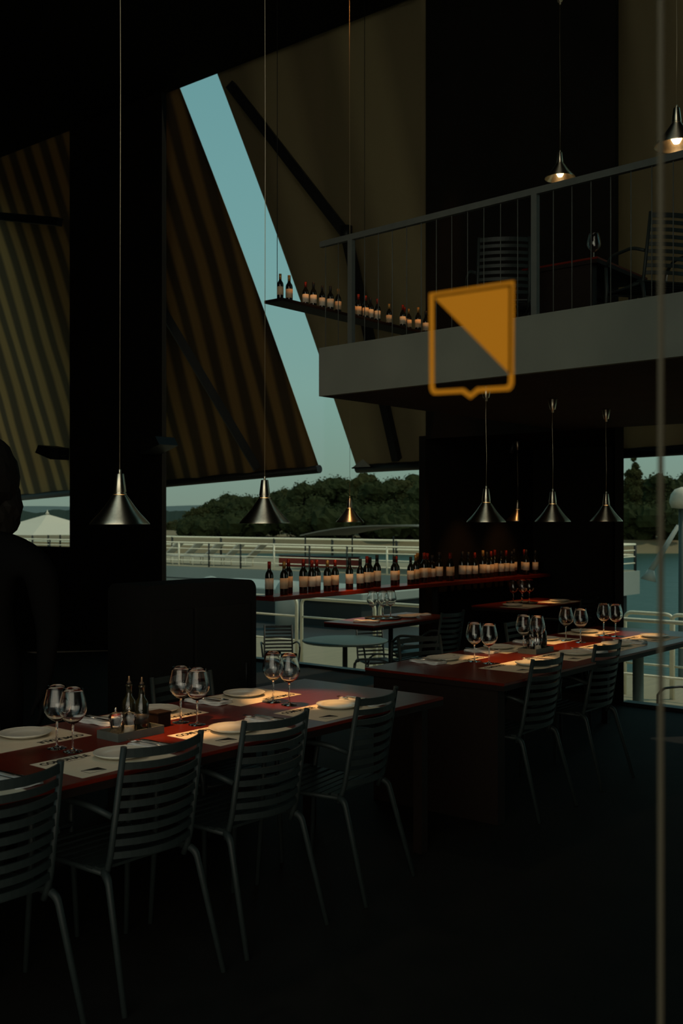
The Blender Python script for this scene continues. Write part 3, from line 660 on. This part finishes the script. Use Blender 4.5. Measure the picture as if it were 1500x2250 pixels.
# ------------------------------------------------------------------ terrace outside (lower than the dining room)
TZ = -.60
struct('floor_terrace', MB().box(XF+.02, 14.2, -3, 20, TZ-.15, TZ), 'deck', 'pale sunlit decking of the terrace outside')
def railing(label, pts, rz=0):
    t = thing('terrace_railing', label, 'railing', (0, 0, 0)); r = .024
    for (y0, y1, x) in pts:
        MB().tube(rnd([(x, y0, TZ), (x, y0, .43), (x, y1, .43), (x, y1, TZ)], .10), r, 10).build('frame', 'white_rail', t)
        for z in (.16, -.20): MB().tube([(x, y0+.02, z), (x, y1-.02, z)], .014, 8).build('rail', 'white_rail', t)
        n = max(1, int(abs(y1-y0)/1.1))
        for k in range(1, n): MB().tube([(x, y0+(y1-y0)*k/n, TZ), (x, y0+(y1-y0)*k/n, .43)], .02, 8).build('post', 'white_rail', t)
railing('white pipe railing with rounded corners beyond the terrace chairs', [(10.32, 14.5, 11.5), (8.87, 10.22, 11.5), (4.2, 8.78, 11.5)])
railing('white pipe railing at the water seen through the right window', [(2.4, 5.0, 12.4), (4.98, 5.6, 12.4)])
def make_round():
    t = thing('terrace_table', '', 'table')
    MB().lathe([(0, .70), (.50, .70), (.52, .715), (.52, .725), (.50, .73), (0, .73)], 40).build('tabletop', 'teal_table', t)
    MB().lathe([(0, 0), (.24, 0), (.24, .012), (.035, .03), (.03, .70), (0, .70)], 24).build('leg', 'chair_dark', t); return t
rt = Proto(make_round)
rt.put((9.85, 8.05, TZ), 0, 'round grey-green terrace table beyond the middle window', 'round terrace tables')
rt.put((9.75, 6.62, TZ), 0, 'second round terrace table, next to the wide pier', 'round terrace tables')
for x, y, a, lab in ((9.55, 8.85, 2.4, 'dark slatted terrace chair left of the round table'), (10.2, 7.35, .9, 'dark slatted terrace chair right of the round table'),
                     (10.35, 7.95, 2.6, 'dark slatted terrace chair behind the round table'), (9.3, 7.15, .3, 'dark slatted terrace chair between both round tables'),
                     (9.5, 6.15, .6, 'dark slatted terrace chair beside the wide pier'), (9.25, 3.55, 1.2, 'dark slatted terrace chair through the right window, left one'), (9.3, 3.0, 1.1, 'dark slatted terrace chair through the right window, right one')):
    tchair.put((x, y, TZ), a, lab, 'slatted terrace chairs')
t = thing('mooring_post', 'grey-green steel post on the terrace through the right window', 'post', (10.1, 4.42, TZ))
MB().lathe([(0, 0), (.10, 0), (.10, .02), (.055, .025), (.055, .92), (.07, .93), (.07, .96), (0, .97)], 20).build('shaft', 'teal_table', t)

# ------------------------------------------------------------------ river, boat, bank
tag(MB().box(14.2, 900, -400, 900, -2.5, -2.2).build('river', 'water'), 'calm grey-green river beyond the terrace', None, None, 'structure')
t = thing('dark_water_pontoon', 'added dark pontoon standing for the dark water between the terrace and the boat', 'pontoon', (0, 0, 0))  # added; its dark deck imitates shaded water with dark reflections
MB().box(17.2, 27, 12.5, 46, -2.4, -1.25, .05).build('deck', 'dark_hull', t)
MB().box(17.15, 17.2, 12.5, 46, -1.5, -1.35).build('fender', 'hull', t)
MB().box(21.1, 23.9, 16.7, 24, -1.25, -.60).build('deckhouse', 'dark_hull', t); MB().box(21, 24, 16.6, 24.1, -.60, -.33, .03).build('deckhouse_roof', 'hull', t)
def cowl(lab, loc, s):
    t = thing('vent_cowl', lab, 'vent', loc)
    MB().lathe([(0, 0), (.30*s, 0), (.30*s, .9*s), (.28*s, 1.02*s), (.21*s, 1.14*s), (.10*s, 1.2*s), (0, 1.22*s)], 24).build('dome', 'hull', t)
    MB().lathe([(.302*s, .78*s), (.31*s, .78*s), (.31*s, .84*s), (.302*s, .84*s)], 24, close=True).build('band', 'white_rail', t)
p = at((631-750)/2300, 27, -1.25); cowl('white domed vent on the pontoon below the boat rail', p, 1.05)
p = at((462-750)/2300, 27, -1.25); cowl('low white domed vent at the top of the black cabinet', p, 1.12)
bt = thing('river_boat', 'long grey river boat with open upper deck moored behind the terrace', 'boat', (0, 0, 0))
BX = 30; BZ = -.45
MB().box(BX, BX+9, 17, 75, BZ-.9, BZ).build('hull_band', 'hull', bt)
MB().box(BX+.3, BX+8.7, 17.4, 74, -2.4, BZ-.9).build('hull', 'dark_hull', bt)
MB().box(BX+.05, BX+8.9, 17.1, 74.9, BZ, BZ+.02).build('deck', 'deck', bt)
MB().box(BX-.03, BX-.005, 17, 75, BZ-.5, BZ-.47).build('rubbing_strake', 'dark_hull', bt)
for k, z in enumerate((.57, .32, .07, -.2)):
    MB().tube([(BX+.1, 17.1, BZ+1.02-.25*k), (BX+.1, 75, BZ+1.02-.25*k)], .03 if k == 0 else .018, 8).build('rail', 'white_rail', bt)
for k, z in enumerate((1.02, .6)):
    MB().tube([(BX+8.8, 17.1, BZ+z), (BX+8.8, 75, BZ+z)], .045, 8).build('rail', 'white_rail', bt)
MB().tube([(BX+.1, 17.1, BZ+1.02), (BX+8.8, 17.1, BZ+1.02)], .045, 8).build('rail', 'white_rail', bt)
for z in (.3, .55, .8): MB().tube([(BX+.1, 17.1, BZ+z), (BX+8.8, 17.1, BZ+z)], .025, 8).build('rail', 'white_rail', bt)
for k in range(32):
    y = 17.1+1.85*k; MB().tube([(BX+.1, y, BZ), (BX+.1, y, BZ+1.02)], .035, 8).build('post', 'dark_hull' if k % 3 else 'white_rail', bt)
for k in range(16):
    y = 17.1+3.85*k; MB().tube([(BX+8.8, y, BZ), (BX+8.8, y, BZ+1.02)], .06, 8).build('post', 'dark_hull', bt)
t = thing('deck_canopy', 'flat grey sun canopy on posts above the boat deck', 'canopy', (33, 23.4, BZ+.02))
mb = MB(); nn = 10; vs = []
for lay in (0, .05):
    for i in range(nn+1):
        for s in (-1, 1): u = -1+2*i/nn; vs.append((s*1.6, u*4.6, 1.36+.42*(1-abs(u)**2.2)-lay))
w = 2*(nn+1); q = [(2*i, 2*i+1, 2*i+3, 2*i+2) for i in range(nn)]
mb.add(vs, q+[tuple(w+a for a in reversed(f)) for f in q]+[(2*i, 2*i+2, w+2*i+2, w+2*i) for i in range(nn)]+[(2*i+3, 2*i+1, w+2*i+1, w+2*i+3) for i in range(nn)]+[(0, w, w+1, 1), (2*nn, 2*nn+1, w+2*nn+1, w+2*nn)])
mb.build('roof', 'tent', t)
for sx_ in (-1.5, 1.5):
    for y in (-4.4, 0, 4.4): MB().tube([(sx_, y, 0), (sx_, y, 1.36)], .03, 8).build('pole', 'dark_hull', t)
def make_lounger():
    t = thing('sun_lounger', '', 'sun lounger')
    MB().box(-.33, .33, -.3, 1.1, .30, .35, .01).build('bed', 'lounger', t)
    mb = MB(); mb.obox((0, -.30, .34), (0, -.85, .82), .66, .05, (0, 0, 1)); mb.build('backrest', 'lounger', t)
    for x in (-.3, .3):
        for y in (-.25, 1.05): MB().tube([(x, y, 0), (x, y, .3)], .02, 6).build('leg', 'white_rail', t)
    return t
lg = Proto(make_lounger)
for i, y in enumerate((36.6, 35.3, 34.0, 32.7, 31.4)):
    lg.put((31.6, y, BZ+.02), -PI/2+1.9, 'pale sun lounger on the boat deck, %s from the left pier' % ORD[i], 'sun loungers on the boat deck', 1.15)
def parasol(lab, loc, s, m):
    t = thing('closed_parasol', lab, 'parasol', loc)
    MB().tube([(0, 0, 0), (0, 0, 1.9*s)], .03, 8).build('pole', 'dark_hull', t)
    MB().lathe([(0, .7*s), (.12*s, .72*s), (.15*s, .9*s), (.08*s, 1.6*s), (.02, 1.95*s), (0, 1.96*s)], 12).build('canopy', m, t)
parasol('furled white parasol on the boat deck right of the canopy', (31.5, 22.0, BZ+.02), .85, 'lounger')
t = thing('red_cool_box', 'long dark red box standing on the boat deck', 'box', (33, 28.4, BZ+.02)); MB().box(-.4, .4, -1.9, 1.9, 0, .42, .03).build('body', 'red_paint', t); MB().box(-.42, .42, -1.92, 1.92, .425, .47, .02).build('lid', 'dark_hull', t)
t = thing('marquee_tent', 'white pointed marquee tent at the far left window', 'tent', tuple(at((104-750)/2300, 58, BZ+.02)))
mb = MB(); vs = [(-3, -3, 1.15), (3, -3, 1.15), (3, 3, 1.15), (-3, 3, 1.15), (-1.2, -1.2, 1.75), (1.2, -1.2, 1.75), (1.2, 1.2, 1.75), (-1.2, 1.2, 1.75), (0, 0, 2.25)]
mb.add(vs, [(3, 2, 1, 0), (0, 1, 5, 4), (1, 2, 6, 5), (2, 3, 7, 6), (3, 0, 4, 7), (4, 5, 8), (5, 6, 8), (6, 7, 8), (7, 4, 8)]); mb.build('roof', 'white_tent', t)
for sx_ in (-2.95, 2.95):
    for sy in (-2.95, 2.95): MB().tube([(sx_, sy, 0), (sx_, sy, 1.15)], .05, 8).build('pole', 'dark_hull', t)
MB().lathe([(0, 2.24), (.12, 2.26), (.05, 2.36), (0, 2.5)], 10).build('finial', 'white_tent', t)
# things by the water seen through the right window
t = thing('harbour_lamp', 'white globe lamp on a post at the right picture edge', 'lamp', tuple(at(.325, 16.5, -2.2)))
MB().lathe([(.0, 0), (.06, 0), (.05, 3.95), (0, 3.95)], 14).build('pole', 'teal_table', t)
MB().lathe([(0, 3.95), (.16, 3.97), (.19, 4.05), (.19, 4.09), (.17, 4.18), (.11, 4.26), (0, 4.30)], 24).build('globe', 'white_tent', t)
t = thing('davit_arm', 'slanting pale steel davit arm above the water in the right window', 'davit', (0, 0, 0))
p0 = at((1424-750)/2300, 17, 1.61-(1262-1138)/2300*17); p1 = at((1490-750)/2300, 17, 1.61-(1155-1138)/2300*17)
MB().tube([p0, p1], [.05, .035], 10).build('arm', 'hull', t)
MB().tube([p0+Vector((0, 0, -.10)), p0+(p1-p0)*.09], [.13, .05], 12).build('foot', 'hull', t)
MB().tube([p1, p1+Vector((.25, -.3, .05)), p1+Vector((.3, -.35, -3.4))], .03, 8).build('stay', 'hull', t)

# bank and trees
def bank():
    mb = MB(); rows = ((112, -2.3), (118, -.9), (150, -.2), (420, 0)); vs = []
    for d, z in rows:
        for a in (-1.3, -.6, -.2, .1, .3, .5, .9): vs.append(at(a, d, z))
    n = 7; mb.add(vs, [(i*n+k, i*n+k+1, (i+1)*n+k+1, (i+1)*n+k) for i in range(3) for k in range(6)]); return mb
struct('ground_bank', bank(), 'sand', 'dry sandy far bank of the river')
def ridge(name, lab, a0, a1, d, zb, f, n, m, kind):
    mb = MB(); vs = []
    for i in range(n+1):
        a = a0+(a1-a0)*i/n; z = f(i/n); vs += [at(a, d, zb), at(a, d*1.02, z), at(a, d*1.3, z*.6), at(a, d*1.3, zb)]
    mb.add(vs, [(i*4+k, i*4+4+k, i*4+5+k, i*4+1+k) for i in range(n) for k in range(3)]+[(0, 1, 2, 3), (n*4+3, n*4+2, n*4+1, n*4)]); return tag(mb.build(name, m), lab, None if kind == 'structure' else 'woods', None, kind)
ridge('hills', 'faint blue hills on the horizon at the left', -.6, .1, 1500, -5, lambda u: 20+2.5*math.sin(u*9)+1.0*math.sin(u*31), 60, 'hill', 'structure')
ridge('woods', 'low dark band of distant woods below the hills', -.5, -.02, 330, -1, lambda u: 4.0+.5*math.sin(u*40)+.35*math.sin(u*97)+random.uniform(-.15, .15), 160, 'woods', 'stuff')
def tree(lab, a, d, top, w, m='leaf', low=.9, poplar=False, base=-.3):
    p = at(a, d, base); h = top-base; t = thing('poplar_tree' if poplar else 'riverside_tree', lab, 'tree', p, 0, 'trees on the far bank')
    MB().tube([(0, 0, 0), (.1, 0, h*.35), (0, .1, h*.7)], [.28, .2, .08], 8).build('trunk', 'bark', t)
    mb = MB(); blobs = []
    for k in range(34 if not poplar else 22):
        u = random.random()
        if poplar: z = low+(h-low)*u*.97; rr = w*.5*math.sin(PI*min(1, .12+u*.86))*.9; r = w*.26*(1.15-u*.75)
        else: z = low+(h-low)*(.05+.85*u); rr = w*.42*math.sqrt(max(.05, 1-(abs(u-.35)/.75)**2)); r = w*random.uniform(.09, .18)
        th = random.uniform(0, 2*PI); q = rr*math.sqrt(random.random())
        c = (q*math.cos(th), q*math.sin(th), min(z, h-r*.8)); blobs.append((c, r)); mb.blob(c, r, (1, 1, .85 if not poplar else 1.6), .22, 7)
    for k in range(2200):
        c, r = random.choice(blobs); v = Vector((random.gauss(0, 1), random.gauss(0, 1), random.gauss(0, 1))).normalized()*r*random.uniform(.95, 1.4)
        c = Vector(c)+v; s = random.uniform(.10, .26); e = Vector((random.gauss(0, 1), random.gauss(0, 1), random.gauss(0, 1))).normalized()*s; g_ = e.orthogonal().normalized()*s*.6
        mb.add([c-e, c+g_, c+e, c-g_], [(0, 1, 2, 3)])
    mb.build('crown', m, t)
def zt(y, d): return 1.61+(1138-y)/2300*d
TR = [(440, 1118, 175, 4.5, 'leaf2', 'small tree at the left end of the far tree row'), (470, 1105, 160, 5, 'leaf', 'low dark tree left of the feathery one'), (498, 1086, 150, 6, 'leaf', 'dark feathery tree standing first above the left shrubs'),
      (548, 1094, 150, 6.5, 'leaf', 'dark round tree left of the second pendant lamp'), (600, 1078, 145, 6, 'leaf', 'dark tree just behind the second pendant lamp'), (640, 1075, 145, 6.5, 'leaf2', 'tree right of the second pendant lamp'),
      (680, 1062, 140, 7, 'leaf', 'broad dark tree before the sky gap'), (730, 1052, 135, 8, 'leaf', 'big dark tree under the gap between the awnings'), (790, 1040, 132, 9, 'leaf2', 'tallest broad tree under the sky gap'),
      (835, 1062, 135, 7, 'leaf', 'dark tree right of the tallest one'), (880, 1056, 130, 7.5, 'leaf2', 'round tree before the wide pier'), (925, 1045, 128, 7.5, 'leaf', 'tree touching the edge of the wide pier'),
      (975, 1045, 128, 8, 'leaf', 'tree just behind the edge of the wide pier'), (405, 1150, 140, 5, 'leaf2', 'low olive shrub beside the left pier'), (1405, 1062, 128, 7, 'leaf', 'round tree left in the right window'),
      (1440, 1043, 126, 6.5, 'leaf', 'round-topped tree in the right window'), (1480, 1062, 126, 5.5, 'leaf2', 'small tree at the right picture edge'), (1520, 1040, 126, 7, 'leaf', 'tree cut by the right picture edge')]
for i, (px, y, d, w, m_, lab) in enumerate(TR): d = d+(0, 16, 32)[i % 3]; tree(lab, (px-750)/2300, d, zt(y, d), w*1.1, m_)
tree('tall slim poplar in the right window', (1393-750)/2300, 122, zt(1000, 122), 2.4, 'leaf2', poplar=True)
tree('slim poplar beside the taller one at the wide pier', (1380-750)/2300, 136, zt(1020, 121), 1.8, 'leaf2', poplar=True)
tree('low thicket tree under the feathery trees', (560-750)/2300, 128, zt(1125, 128), 9, 'leaf', low=.2)
tree('low thicket tree under the tall trees', (700-750)/2300, 124, zt(1118, 124), 10, 'leaf', low=.2)
tree('low thicket tree left of the boat canopy', (830-750)/2300, 122, zt(1112, 122), 10, 'leaf', low=.2)
tree('low thicket tree behind the furled parasol', (915-750)/2300, 122, zt(1112, 122), 9, 'leaf', low=.2)
tree('low shrubby tree behind the left pier edge', (450-750)/2300, 130, zt(1140, 130), 8, 'leaf', low=.2)
tree('low thicket tree in the right window', (1430-750)/2300, 120, zt(1110, 120), 9, 'leaf', low=.2)
